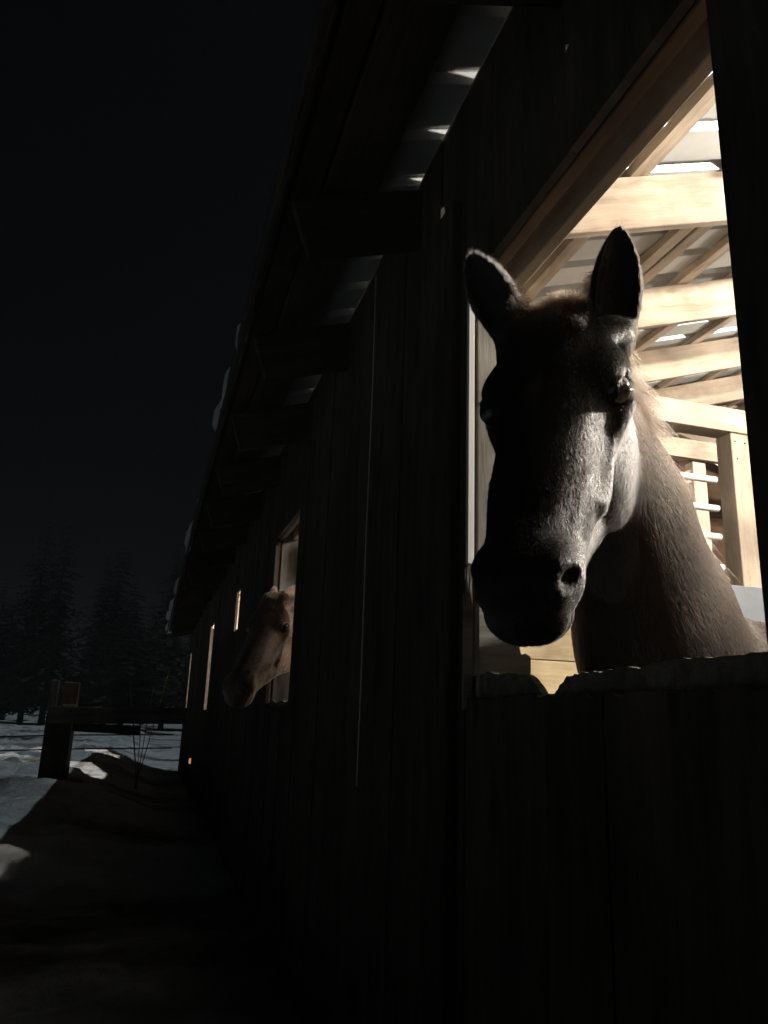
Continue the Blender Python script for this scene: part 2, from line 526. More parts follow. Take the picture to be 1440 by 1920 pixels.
PX = [-.39, .05, .45, .86, 1.40, 1.50, 1.80, 2.18, 2.65, 3.1, 3.55, 3.9]
for px in PX:
    for s in (1, -1):
        x = px if s == 1 else 2 * RIDGE - px
        nrm = Vector((-SL * s, 0, 1)).normalized()
        c0 = Vector((x, 0, ZW + SL * px)) + nrm * .0195
        stick('purlin', c0 + Vector((0, Y0 - .2, 0)), c0 + Vector((0, Y1 + .2, 0)), .085, .036, Vector((s, 0, SL)).normalized(), PINE if px > 0 else SIDING, barn, c=.002, var=1)  # outermost purlin darker too, eave shade put into its wood
nrm = Vector((-SL, 0, 1)).normalized()
c0 = Vector((-.24, 0, ZW - SL * .24)) + nrm * .0195
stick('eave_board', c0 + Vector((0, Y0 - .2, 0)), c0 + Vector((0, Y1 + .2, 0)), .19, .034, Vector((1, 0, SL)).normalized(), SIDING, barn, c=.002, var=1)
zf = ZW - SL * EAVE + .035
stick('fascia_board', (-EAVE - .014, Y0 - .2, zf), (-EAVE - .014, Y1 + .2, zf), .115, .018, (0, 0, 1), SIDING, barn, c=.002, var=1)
stick('ridge_board', (RIDGE, Y0 - .2, zr(RIDGE) - .10), (RIDGE, Y1 + .2, zr(RIDGE) - .10), .20, .036, (0, 0, 1), PINE, barn)

# one sheet, 0.92 wide with four ribs, from eave to ridge
def sheet_mesh():
    L = (RIDGE + EAVE) * math.sqrt(1 + SL * SL)
    prof = []
    for i in range(4):
        o = i * .23
        prof += [(o, 0), (o + .083, 0), (o + .099, .027), (o + .131, .027), (o + .147, 0)]
    prof += [(.92 + .012, 0)]
    xs = np.linspace(0, L, 10)
    v = [(x, p, z) for x in xs for p, z in prof]
    n = len(prof)
    fc = [(i * n + j, i * n + j + 1, (i + 1) * n + j + 1, (i + 1) * n + j) for i in range(len(xs) - 1) for j in range(n - 1)]
    me = mesh_from('roof_sheet', v, fc)
    return me
sheet = sheet_mesh()
sheet.materials.append(ROOF)
c_, s_ = 1 / math.sqrt(1 + SL * SL), SL / math.sqrt(1 + SL * SL)
ys = 1.65 - .115 - .92 * 5
i = 0
while ys < Y1 + .1:
    for sd in (1, -1):
        ax = Vector((c_ * sd, 0, s_)); nn = Vector((-s_ * sd, 0, c_)); ay = nn.cross(ax)
        x0 = -EAVE if sd == 1 else 2 * RIDGE + EAVE
        mw = Matrix((ax, ay, nn)).transposed().to_4x4()
        mw.translation = Vector((x0, ys if ay.y > 0 else ys + .92, ZW - SL * EAVE)) + nn * (.0385 + (.0008 if i % 2 else 0))
        link('roof_sheet', sheet, None, barn, mw)
    ys += .92
    i += 1

# back wall and gable ends
for j in range(14):
    z = .1 + j * .2
    stick('wall_board', (8.02, Y0, z), (8.02, Y1, z), .197, .02, (0, 0, 1), BROWN, barn, var=1)
def end_boards(yy, mat, x0=0.02, x1=8.0, step=.25, skip=None, name='gable_board', parent=None):
    x = x0
    while x < x1 - .01:
        xe = min(x + step, x1)
        zt0, zt1 = zr(x) - .005, zr(xe) - .005
        pr = [(x + .002, 0), (xe - .002, 0), (xe - .002, zt1), (x + .002, zt0)]
        if x < RIDGE < xe:
            pr = pr[:3] + [(RIDGE, zr(RIDGE) - .005)] + pr[3:]
        prism(name, pr, 'y', yy, yy + .02, mat, parent or barn)
        x = xe
end_boards(Y0, SIDING)
end_boards(Y1 - .02, SIDING)

# ------------------------------------------------------------------ inside: stall partitions
def level(p0, p1, w, t, mat, parent, name, up=(0, 0, 1), var=1):
    return stick(name, p0, p1, w, t, up, mat, parent, var=var)

PYP = 3.0
part = empty('stall_partition', (2, PYP, 0), label='pine plank stall partition with white pipe bars and posts behind the dark horse', cat='partition')
for x in (.20, 1.975, 3.85):
    level((x, PYP, 0), (x, PYP, 2.533), .105, .105, PINE, part, 'post', up=(1, 0, 0), var=2)
level((1.30, PYP - .012, 2.597), (5.0, PYP - .012, 2.597), .127, .105, PINE, part, 'top_beam')
for j in range(9):
    z = 1.363 - .19 * 6 + .19 * j - .095 - .02
    z = 1.363 + .095 + .19 * (j - 7)
    level((.16, PYP - .073, z), (1.93, PYP - .073, z), .187, .036, PLANK, part, 'plank', var=1 + j % 2)
level((1.12, PYP - .105, .97), (3.9, PYP - .105, .97), 1.56, .02, RUBBER, part, 'stall_mat', var=1)
for z in (1.855, 2.005, 2.147, 2.293):
    for xa, xb in ((.26, 1.86), (2.09, 3.78)):
        pr_ = tube('pipe_rail', [(xa, PYP, z), (xa + .002, PYP, z), (xb - .012, PYP, z), (xb - .004, PYP, z), (xb, PYP, z)], [.012, .018, .018, .0165, .010], PIPE, part, n=10)

for nx_, nz_ in ((1.945, 2.49), (2.003, 2.487), (1.95, 2.40), (.185, 1.385), (.187, 1.335), (.184, 1.52), (.19, 1.57), (1.20, 1.39), (1.203, 1.33)):
    yf = PYP - .054 if nz_ > 2.3 else PYP - .092
    tube('nail_head', [(nx_, yf + .004, nz_), (nx_, yf - .0015, nz_)], .0045, METAL, part, n=8)
cross = empty('cross_wall', (4, 6.45, 0), label='full-height cross wall of brown boards inside the barn', cat='wall')
end_boards(6.45, BROWN, .15, 8.0, .30, name='board', parent=cross)
cross2 = empty('cross_wall', (4, 12.0, 0), label='far cross wall of pale boards lit from within the barn', cat='wall')
end_boards(12.0, PINE, .15, 8.0, .45, name='board', parent=cross2)

wp = empty('whitewashed_partition', (.7, 5.3, 0), label='bright whitewashed partition panel just inside the second window', cat='partition')
end_boards(5.30, WHITE, .15, 1.25, .55, name='panel', parent=wp)
tr = empty('timber_frame', (3.2, 5.0, 0), label='pale timber post with knee brace and thin tie strips beyond the pipe bars', cat='frame')
level((3.33, 4.95, 0), (3.33, 4.95, 3.18), .12, .10, PINE, tr, 'post', up=(1, 0, 0), var=2)
level((2.45, 4.95, 2.72), (3.30, 4.95, 3.08), .10, .04, PINE, tr, 'knee_brace')
level((2.5, 4.95, 3.30), (4.6, 4.95, 3.30), .16, .05, PINE, tr, 'tie_beam')
level((2.80, 5.3, 3.57), (4.35, 5.3, 4.02), .035, .02, PINE, tr, 'tie_strip')
level((2.80, 5.32, 3.55), (4.35, 5.32, 3.72), .03, .02, PINE, tr, 'tie_strip')
level((1.7, 5.5, 2.36), (3.4, 5.5, 2.62), .05, .02, PINE, tr, 'tie_strip')
level((1.7, 5.6, 1.62), (4.4, 5.6, 1.62), .18, .03, PINE, tr, 'rail_board')

# ------------------------------------------------------------------ bare bulbs under the rafters
def bulb_lamp(x, y, z, watts, label):
    L = empty('hanging_bulb', (x, y, z), label=label, cat='lamp', group='bare bulbs hanging inside the barn')
    top = zr(x) - RD - .01
    tube('cord', [(x, y, top + .05), (x + .004, y, (top + z) / 2), (x, y, z + .10)], .0035, METAL, L, n=6)
    tube('socket', [(x, y, z + .045), (x, y, z + .05), (x, y, z + .085), (x, y, z + .11)], [.014, .02, .02, .008], SOCKET, L, n=12)
    rr = .048
    rad_ = [(-.064, .008), (-.058, .024), (-.040, .041), (-.012, .049), (.014, .044), (.032, .028), (.046, .0135)]
    area = 4 * math.pi * rr * rr
    tube('bulb', [(x, y, z + q) for q, _ in rad_], [w for _, w in rad_], emit_mat('bulb_glow', LAMP_COLOR, watts / (math.pi * area)), L, n=16)
    return L
bulb_lamp(2.6, .85, 3.18, LAMP_WATTS, 'bare glowing bulb hanging from a rafter by the dark horse')
bulb_lamp(4.0, 3.08, 3.3, LAMP_WATTS * .25, 'added unseen bulb under the ridge, brightening the panel inside the second window')  # extra lamp out of view, added to brighten the whitewashed panel
shaded = bulb_lamp(.52, 4.95, 2.47, 28.0, 'added unseen bulb, screened from the second window, brightening the whitewashed panel')  # added out of view, close to the panel it brightens
stick('light_block', (.43, 4.90, 2.12), (.43, 4.90, 2.62), .25, .004, (0, 1, 0), RUBBER, shaded, c=.001)  # added plates that keep this bulb's light off the snow outside
stick('light_block', (.475, 4.78, 2.12), (.475, 4.78, 2.62), .085, .004, (1, 0, 0), RUBBER, shaded, c=.001)
stick('light_block_arm', (.475, 4.90, 2.575), (.475, 4.94, 2.575), .09, .004, (1, 0, 0), RUBBER, shaded, c=.001)
bulb_lamp(2.3, 6.92, 3.0, LAMP_WATTS * 2.6, 'bare glowing bulb hanging beyond the first cross wall')
bulb_lamp(2.3, 13.64, 3.0, LAMP_WATTS * 1.5, 'bare glowing bulb hanging beyond the far cross wall')
# ------------------------------------------------------------------ horses: a smooth implicit body turned into one continuous mesh
class Field:
    def __init__(self, xs, ys, zs):
        self.ax = [np.asarray(a, np.float32) for a in (xs, ys, zs)]
        self.D = np.full([len(a) for a in self.ax], 1.0, np.float32)

    def sub(self, lo, hi):
        sl = []
        for a, l_, h_ in zip(self.ax, lo, hi):
            i0 = max(0, int(np.searchsorted(a, l_)) - 1)
            i1 = min(len(a), int(np.searchsorted(a, h_)) + 1)
            sl.append(slice(i0, max(i1, i0 + 1)))
        x = self.ax[0][sl[0]][:, None, None]
        y = self.ax[1][sl[1]][None, :, None]
        z = self.ax[2][sl[2]][None, None, :]
        return tuple(sl), x, y, z

    def put(self, fn, lo, hi, k, cut=False):
        sl, x, y, z = self.sub(lo, hi)
        d = fn(x, y, z).astype(np.float32)
        D = self.D[sl]
        if cut:
            h = np.clip(.5 - .5 * (D + d) / k, 0, 1)
            self.D[sl] = D * (1 - h) - d * h + k * h * (1 - h)
        else:
            h = np.clip(.5 + .5 * (D - d) / k, 0, 1)
            self.D[sl] = D * (1 - h) + d * h - k * h * (1 - h)

    def ellipsoid(self, c, axes, rad, k=.02, cut=False):
        c = np.asarray(c, float); axes = np.asarray(axes, float); rad = np.asarray(rad, float)
        ext = np.sqrt(((axes * rad[:, None]) ** 2).sum(0)) + k * 1.6 + .02
        def fn(x, y, z):
            p = [((x - c[0]) * A[0] + (y - c[1]) * A[1] + (z - c[2]) * A[2]) for A in axes]
            k0 = np.sqrt(sum((q / r_) ** 2 for q, r_ in zip(p, rad))) + 1e-6
            k1 = np.sqrt(sum((q / (r_ * r_)) ** 2 for q, r_ in zip(p, rad))) + 1e-6
            return k0 * (k0 - 1) / k1
        self.put(fn, c - ext, c + ext, k, cut)

    def cone(self, p, q_, ra, rb, k=.03, lat=None, flat=1.0, cut=False):
        """tapered capsule; `flat` squeezes it along the unit vector `lat`"""
        p = np.asarray(p, float); q_ = np.asarray(q_, float)
        ba = q_ - p
        bb = float(ba @ ba)
        m_ = max(ra, rb) * 1.05 + k * 1.6 + .02
        lo = np.minimum(p, q_) - m_; hi = np.maximum(p, q_) + m_
        def fn(x, y, z):
            px, py, pz = x - p[0], y - p[1], z - p[2]
            t = np.clip((px * ba[0] + py * ba[1] + pz * ba[2]) / bb, 0, 1)
            dx, dy, dz = px - t * ba[0], py - t * ba[1], pz - t * ba[2]
            if lat is not None:
                s = dx * lat[0] + dy * lat[1] + dz * lat[2]
                e = 1 / flat - 1
                dx, dy, dz = dx + s * e * lat[0], dy + s * e * lat[1], dz + s * e * lat[2]
                rr = ra + (rb - ra) * t
                ln = np.sqrt(dx * dx + dy * dy + dz * dz) + 1e-6
                sq = np.abs(s) / flat / ln
                return (ln - rr) * (1 - (1 - flat) * sq)
            return np.sqrt(dx * dx + dy * dy + dz * dz) - (ra + (rb - ra) * t)
        self.put(fn, lo, hi, k, cut)

    def ear(self, base, tip, nrm, width, k=.012):
        base = np.asarray(base, float); tip = np.asarray(tip, float)
        e = tip - base; L = np.linalg.norm(e); e = e / L
        nrm = np.asarray(nrm, float); nrm = nrm - e * (nrm @ e); nrm /= np.linalg.norm(nrm)
        s = np.cross(e, nrm)
        ts = np.array([-.15, 0, .12, .25, .40, .55, .70, .82, .91, .97, 1.0, 1.1])
        ws = np.array([.62, .70, .84, .95, 1.0, .95, .78, .56, .35, .18, .06, .02]) * width
        m_ = width + .04
        lo = np.minimum(base, tip) - m_; hi = np.maximum(base, tip) + m_
        def shape(x, y, z, grow, shift, t0):
            px, py, pz = x - base[0], y - base[1], z - base[2]
            t = (px * e[0] + py * e[1] + pz * e[2]) / L
            w = np.interp(t, ts, ws) * grow
            a = px * s[0] + py * s[1] + pz * s[2]
            bend = .020 * np.clip(t, 0, 1) ** 2
            b_ = px * nrm[0] + py * nrm[1] + pz * nrm[2] - shift * w - bend
            ln = np.sqrt(a * a + (b_ / .72) ** 2)
            d = (ln - w) * .75
            over = np.maximum(np.maximum(t0 - t, t - 1.02), 0) * L
            return np.sqrt(np.maximum(d, 0) ** 2 + over ** 2) + np.minimum(d, 0)
        self.put(lambda x, y, z: shape(x, y, z, 1.0, 0.0, -.12), lo, hi, k)
        self.put(lambda x, y, z: shape(x, y, z, .74, .46, .13), lo, hi, .006, cut=True)

    def mesh(self):
        D = self.D
        S = D < 0
        cnt = np.zeros([n_ - 1 for n_ in D.shape], np.int8)
        for i in (0, 1):
            for j in (0, 1):
                for k in (0, 1):
                    cnt += S[i:D.shape[0] - 1 + i, j:D.shape[1] - 1 + j, k:D.shape[2] - 1 + k]
        act = (cnt > 0) & (cnt < 8)
        I = np.argwhere(act)
        ids = np.full(act.shape, -1, np.int32)
        ids[act] = np.arange(len(I))
        cs = [(i, j, k) for i in (0, 1) for j in (0, 1) for k in (0, 1)]
        val = np.stack([D[I[:, 0] + c[0], I[:, 1] + c[1], I[:, 2] + c[2]] for c in cs], 1)
        acc = np.zeros((len(I), 3)); num = np.zeros(len(I))
        for a in range(8):
            for b_ in range(a + 1, 8):
                df = np.array(cs[b_]) - np.array(cs[a])
                if np.abs(df).sum() != 1:
                    continue
                va, vb = val[:, a], val[:, b_]
                cr = (va < 0) != (vb < 0)
                t = np.where(cr, va / np.where(cr, va - vb, 1), 0)
                pos = np.array(cs[a]) + t[:, None] * df
                acc += pos * cr[:, None]; num += cr
        P = I + acc / num[:, None]
        V = np.stack([np.interp(P[:, d], np.arange(len(self.ax[d])), self.ax[d]) for d in range(3)], 1)
        quads = []
        for d in range(3):
            o1, o2 = (d + 1) % 3, (d + 2) % 3
            s0 = [slice(None)] * 3; s1 = [slice(None)] * 3
            s0[d] = slice(0, -1); s1[d] = slice(1, None)
            A, Bq = S[tuple(s0)], S[tuple(s1)]
            E = np.argwhere(A != Bq)
            ok = (E[:, o1] > 0) & (E[:, o2] > 0) & (E[:, o1] < act.shape[o1]) & (E[:, o2] < act.shape[o2])
            E = E[ok]
            inside = A[E[:, 0], E[:, 1], E[:, 2]]
            def cell(d1, d2):
                c = E.copy(); c[:, o1] -= d1; c[:, o2] -= d2
                return ids[c[:, 0], c[:, 1], c[:, 2]]
            qd = np.stack([cell(1, 1), cell(0, 1), cell(0, 0), cell(1, 0)], 1)
            qd[~inside] = qd[~inside][:, ::-1]
            quads.append(qd)
        Q = np.concatenate(quads)
        return V, Q[(Q >= 0).all(1)]

def unit(v):
    v = np.asarray(v, float)
    return v / np.linalg.norm(v)

def coat_mat(name, dark, mid, rough=.42, face=None):
    mt, n, l, b = new_mat(name)
    tc = n.new('ShaderNodeTexCoord')
    n1 = n.new('ShaderNodeTexNoise'); n1.inputs['Scale'].default_value = 5; n1.inputs['Detail'].default_value = 6
    l.new(tc.outputs['Object'], n1.inputs['Vector'])
    rp = ramp(n, [(.36, dark), (.66, mid)])
    l.new(n1.outputs['Fac'], rp.inputs['Fac'])
    l.new(rp.outputs['Color'], b.inputs['Base Color'])
    b.inputs['Roughness'].default_value = rough
    b.inputs['Specular IOR Level'].default_value = .3
    b.inputs['Sheen Weight'].default_value = .12
    b.inputs['Sheen Roughness'].default_value = .4
    mp = n.new('ShaderNodeMapping'); mp.inputs['Scale'].default_value = (240, 240, 60)
    l.new(tc.outputs['Object'], mp.inputs[0])
    n2 = n.new('ShaderNodeTexNoise'); n2.inputs['Scale'].default_value = 1.0; n2.inputs['Detail'].default_value = 4
    l.new(mp.outputs[0], n2.inputs['Vector'])
    return mt

def hair_mat(name, root, tip, rough=.3, ior=1.55):
    mt = bpy.data.materials.new(name)
    mt.use_nodes = True
    n = mt.node_tree.nodes; l = mt.node_tree.links
    n.remove(n['Principled BSDF'])
    hb = n.new('ShaderNodeBsdfHairPrincipled')
    hb.parametrization = 'COLOR'
    hi = n.new('ShaderNodeHairInfo')
    rp = ramp(n, [(0.0, root), (1.0, tip)])
    l.new(hi.outputs['Random'], rp.inputs['Fac'])
    l.new(rp.outputs['Color'], hb.inputs['Color'])
    hb.inputs['Roughness'].default_value = rough
    hb.inputs['IOR'].default_value = ior
    hb.inputs['Radial Roughness'].default_value = .5
    hb.inputs['Random Roughness'].default_value = .3
    l.new(hb.outputs[0], n['Material Output'].inputs['Surface'])
    return mt

EYE = plain('dark_eye', (.012, .009, .007), rough=.04, nscale=30, amount=.5, spec=.8)

def hair_object(name, strands, rad, mat, parent):
    """strands: array (n, points, 3) in world space; rad: root radius"""
    n_, p_, _ = strands.shape
    cu = bpy.data.hair_curves.new(name)
    cu.add_curves([p_] * n_)
    cu.points.foreach_set('position', np.ascontiguousarray(strands, np.float32).ravel())
    at = cu.attributes.get('radius') or cu.attributes.new('radius', 'FLOAT', 'POINT')
    prof = np.linspace(1, .25, p_)
    rr = np.asarray(rad, float).reshape(-1, 1) * prof[None, :] * np.ones((n_, 1))
    at.data.foreach_set('value', rr.astype(np.float32).ravel())
    cu.materials.append(mat)
    o = bpy.data.objects.new(name, cu)
    COL.objects.link(o)
    o.parent = parent
    o.matrix_parent_inverse = world_of(parent).inverted()
    return o

def build_horse(W, fwd, poll, muzzle, ears, hs, fine, coarse, mat, label, head_roll=0.0):
    """W: ground under the withers, fwd: body heading, poll / muzzle: head joint and centre of the muzzle, all in world space.
    Returns the horse object and a dictionary of frames."""
    W = np.array([W[0], W[1], 0.]); fx = unit([fwd[0], fwd[1], 0]); fy = np.array([-fx[1], fx[0], 0]); fz = np.array([0, 0, 1.])
    M3 = np.stack([fx, fy, fz])                      # world -> local
    def loc(p): return M3 @ (np.asarray(p, float) - W)
    P = loc(poll); Mz = loc(muzzle)
    hl = unit([-(Mz - P)[1], (Mz - P)[0], 0])        # left of the head, level
    A = unit(Mz - P)
    # the muzzle's centre lies below the line of the face
    Bv = unit(np.cross(A, hl))
    A = unit((Mz + Bv * .035 * hs) - P); Bv = np.cross(A, hl)
    c, s = math.cos(head_roll), math.sin(head_roll)
    hl, Bv = hl * c + Bv * s, Bv * c - hl * s
    H = np.stack([A, Bv, hl])
    LS = 1.12                                        # a broad head
    def hp(a, b, l_): return P + hs * (a * A + b * Bv + l_ * LS * hl)
    # grid: fine around the head
    hc = [hp(a, b, l_) for a in (-.06, .66) for b in (.06, -.31) for l_ in (-.14, .14)]
    for eb in ears: hc += [loc(eb[0]), loc(eb[1])]
    hlo = np.min(hc, 0) - .03; hhi = np.max(hc, 0) + .03
    def axis(lo, a, b, hi):
        o = []
        if a > lo: o.append(np.linspace(lo, a, max(2, int((a - lo) / coarse)), endpoint=False))
        o.append(np.linspace(a, b, max(2, int((b - a) / fine)), endpoint=False))
        if hi > b: o.append(np.linspace(b, hi, max(2, int((hi - b) / coarse))))
        return np.concatenate(o)
    F_ = Field(axis(-1.25, hlo[0], hhi[0], max(hhi[0] + .02, .6)), axis(-.42, hlo[1], hhi[1], max(.42, hhi[1] + .02)), axis(-.02, hlo[2], hhi[2], hhi[2] + .02))
    I3 = np.eye(3)
    # trunk
    F_.ellipsoid((-.35, 0, .97), I3, (.66, .29, .31), .05)
    F_.ellipsoid((.10, 0, 1.05), I3, (.33, .235, .34), .08)
    F_.ellipsoid((-.86, 0, 1.06), I3, (.36, .26, .30), .08)
    F_.ellipsoid((.0, 0, 1.29), I3, (.32, .085, .13), .10)
    F_.ellipsoid((-.42, 0, 1.20), I3, (.60, .16, .14), .10)
    for sd in (-1, 1):
        F_.ellipsoid((.24, sd * .105, .98), I3, (.17, .125, .23), .05)
        F_.ellipsoid((.10, sd * .17, 1.08), I3, (.16, .10, .27), .06)
        F_.cone((.16, sd * .15, .86), (.19, sd * .14, .46), .10, .052, .06)
        F_.cone((.19, sd * .14, .46), (.19, sd * .14, .15), .045, .036, .03)
        F_.cone((.19, sd * .14, .15), (.24, sd * .14, .05), .037, .045, .02)
        F_.cone((.245, sd * .14, .045), (.255, sd * .14, .02), .05, .06, .01)
        F_.ellipsoid((-.80, sd * .16, .88), I3, (.24, .125, .27), .06)
        F_.cone((-.80, sd * .16, .78), (-1.03, sd * .14, .50), .12, .058, .05)
        F_.cone((-1.03, sd * .14, .50), (-.97, sd * .14, .17), .048, .038, .03)
        F_.cone((-.97, sd * .14, .17), (-.91, sd * .14, .05), .037, .045, .02)
        F_.cone((-.90, sd * .14, .045), (-.89, sd * .14, .02), .05, .06, .01)
    # neck: from the withers and breast up to the back of the skull
    n_top = hp(.075, -.115, 0)
    base = np.array([.20, 0, 1.12])
    mid = base * .42 + n_top * .58 + np.array([0, 0, .035])
    low = base * .72 + n_top * .28 + np.array([.01, 0, .01])
    lat = np.array([0, 1., 0])
    ch = [(base, .265, .72), (low, .225, .66), (mid, .175, .64), (n_top, .125 * hs, .70)]
    for (p0, r0, f0), (p1, r1, f1) in zip(ch[:-1], ch[1:]):
        F_.cone(p0, p1, r0, r1, .07, lat, (f0 + f1) / 2)
    # groove of the neck muscle and the crest
    cr0, cr1, cr2 = hp(-.02, -.07, 0), mid + np.array([-.06, 0, .112]), np.array([.02, 0, 1.33])
    F_.cone(cr0, cr1, .05, .048, .06, lat, .7)
    F_.cone(cr1, cr2, .048, .075, .07, lat, .7)
    # head
    def E(a, b, l_, ra, rb, rl, k, cut=False, tilt=0.0):
        ct, st = math.cos(tilt), math.sin(tilt)
        F_.ellipsoid(hp(a, b, l_), np.stack([A * ct + Bv * st, Bv * ct - A * st, hl]), np.array([ra, rb, rl * LS]) * hs, k * hs, cut)
    def C_(p, q_, ra, rb, k, flat=None, cut=False):
        F_.cone(hp(*p), hp(*q_), ra * hs, rb * hs, k * hs, hl if flat else None, flat or 1.0, cut)
    E(.085, -.080, 0, .115, .088, .090, .03)                    # cranium
    E(.175, -.070, 0, .135, .068, .100, .03)                    # forehead
    E(.31, -.078, 0, .18, .066, .076, .03, tilt=-.04)           # nasal bones
    C_((.24, -.078, 0), (.52, -.068, 0), .070, .059, .04, 1.10)
    C_((.20, -.15, 0), (.47, -.105, 0), .085, .045, .05, .62)   # between the jaws
    for sd in (-1, 1):
        E(.195, -.190, sd * .056, .130, .108, .036, .03)        # cheek plate
        C_((.23, -.255, sd * .040), (.47, -.128, sd * .020), .030, .026, .03)   # lower jaw
        C_((.185, -.084, sd * .098), (.375, -.098, sd * .070), .016, .011, .03)  # facial crest
        E(.150, -.046, sd * .080, .052, .032, .032, .025)       # brow and orbit
        E(.080, -.050, sd * .066, .070, .030, .030, .03)        # temple
        E(.082, -.060, sd * .098, .024, .018, .016, .03, True)  # hollow over the eye
        E(.184, -.050, sd * .111, .032, .023, .022, .010, True) # eye socket
        C_((.158, -.040, sd * .101), (.184, -.032, sd * .101), .0070, .0066, .006)
        C_((.184, -.032, sd * .101), (.210, -.042, sd * .100), .0066, .0055, .006)   # upper lid
        C_((.158, -.066, sd * .107), (.184, -.074, sd * .106), .0065, .0060, .008)
        C_((.184, -.074, sd * .106), (.211, -.062, sd * .102), .0060, .0055, .008)   # lower lid
        E(.285, -.060, sd * .098, .065, .030, .016, .04, True)   # hollow before the crest
        C_((.36, -.045, sd * .062), (.47, -.050, sd * .054), .003, .003, .014)   # facial vein
    E(.525, -.072, 0, .075, .064, .064, .03)                    # muzzle
    E(.586, -.078, 0, .036, .048, .052, .02)                    # upper lip
    E(.552, -.128, 0, .046, .027, .043, .014)                   # lower lip and chin
    E(.515, -.138, 0, .030, .024, .028, .02)
    for sd in (-1, 1):
        E(.535, -.042, sd * .044, .046, .028, .024, .018)       # nostril flare
        E(.552, -.040, sd * .066, .025, .015, .016, .008, True, tilt=.5)  # nostril
        C_((.545, -.118, sd * .05), (.605, -.112, sd * .02), .005, .004, .006, cut=True)  # mouth line
    C_((.585, -.114, 0), (.62, -.110, 0), .006, .005, .006, cut=True)
    for base_w, tip_w, nrm_w, wid in ears:
        bl, tl = loc(base_w), loc(tip_w)
        root = bl + (hp(.05, -.06, (.05 if (bl - P) @ hl > 0 else -.05)) - bl) * .55
        F_.cone(root, bl + unit(tl - bl) * .01, .042, wid * .72, .03)
        F_.ear(bl, tl, M3 @ np.asarray(nrm_w, float), wid, .014)
    V, Q = F_.mesh()
    ob = link('horse', fast_mesh('horse', V, Q), mat)
    mw = Matrix([[*M3.T[i], W[i]] for i in range(3)] + [[0, 0, 0, 1]])
    ob.matrix_basis = mw
    tag(ob, label, 'horse', 'horses looking out of the stall windows')
    def to_world(p): return M3.T @ np.asarray(p, float) + W
    for sd in (-1, 1):
        bm = bmesh.new()
        bmesh.ops.create_uvsphere(bm, u_segments=24, v_segments=16, radius=.0270 * hs)
        me = bpy.data.meshes.new('eye'); bm.to_mesh(me); bm.free()
        me.polygons.foreach_set('use_smooth', [True] * len(me.polygons))
        link('eye', me, EYE, ob, Matrix.Translation(Vector(to_world(hp(.184, -.0530, sd * .0905)))))
    return ob, dict(V=V, Q=Q, hp=hp, H=H, P=P, to_world=to_world, M3=M3, W=W, n_top=n_top, mid=mid, low=low, base=base, cr=(cr0, cr1, cr2), loc=loc, hs=hs)
# ------------------------------------------------------------------ the two horses
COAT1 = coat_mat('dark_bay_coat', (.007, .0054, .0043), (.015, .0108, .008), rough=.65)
COAT2 = coat_mat('bay_coat', (.07, .042, .027), (.19, .12, .08), rough=.55)
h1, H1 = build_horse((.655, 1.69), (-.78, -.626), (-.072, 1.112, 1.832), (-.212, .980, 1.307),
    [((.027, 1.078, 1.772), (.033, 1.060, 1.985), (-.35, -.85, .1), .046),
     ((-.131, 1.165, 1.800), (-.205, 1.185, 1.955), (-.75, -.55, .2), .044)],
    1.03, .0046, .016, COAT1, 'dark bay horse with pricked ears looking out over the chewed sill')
def ear_pair(P_, M_, up=.12):
    P_ = np.array(P_); d = np.array(M_) - P_
    lf = unit([-d[1], d[0], 0]); fw = unit([d[0], d[1], 0])
    return [(P_ + lf * .07 * s_ + (0, 0, -.035), P_ + lf * .095 * s_ - fw * .13 + (0, 0, up - .07), fw + lf * .5 * s_, .044) for s_ in (1, -1)]
P2_, M2_ = (-.055, 4.40, 1.785), (-.275, 4.19, 1.24)
h2, H2 = build_horse((.80, 4.58), (-1, -.12), P2_, M2_, ear_pair(P2_, M2_),
    1.12, .010, .022, COAT2, 'brown horse with its lowered head poking out of the second window')

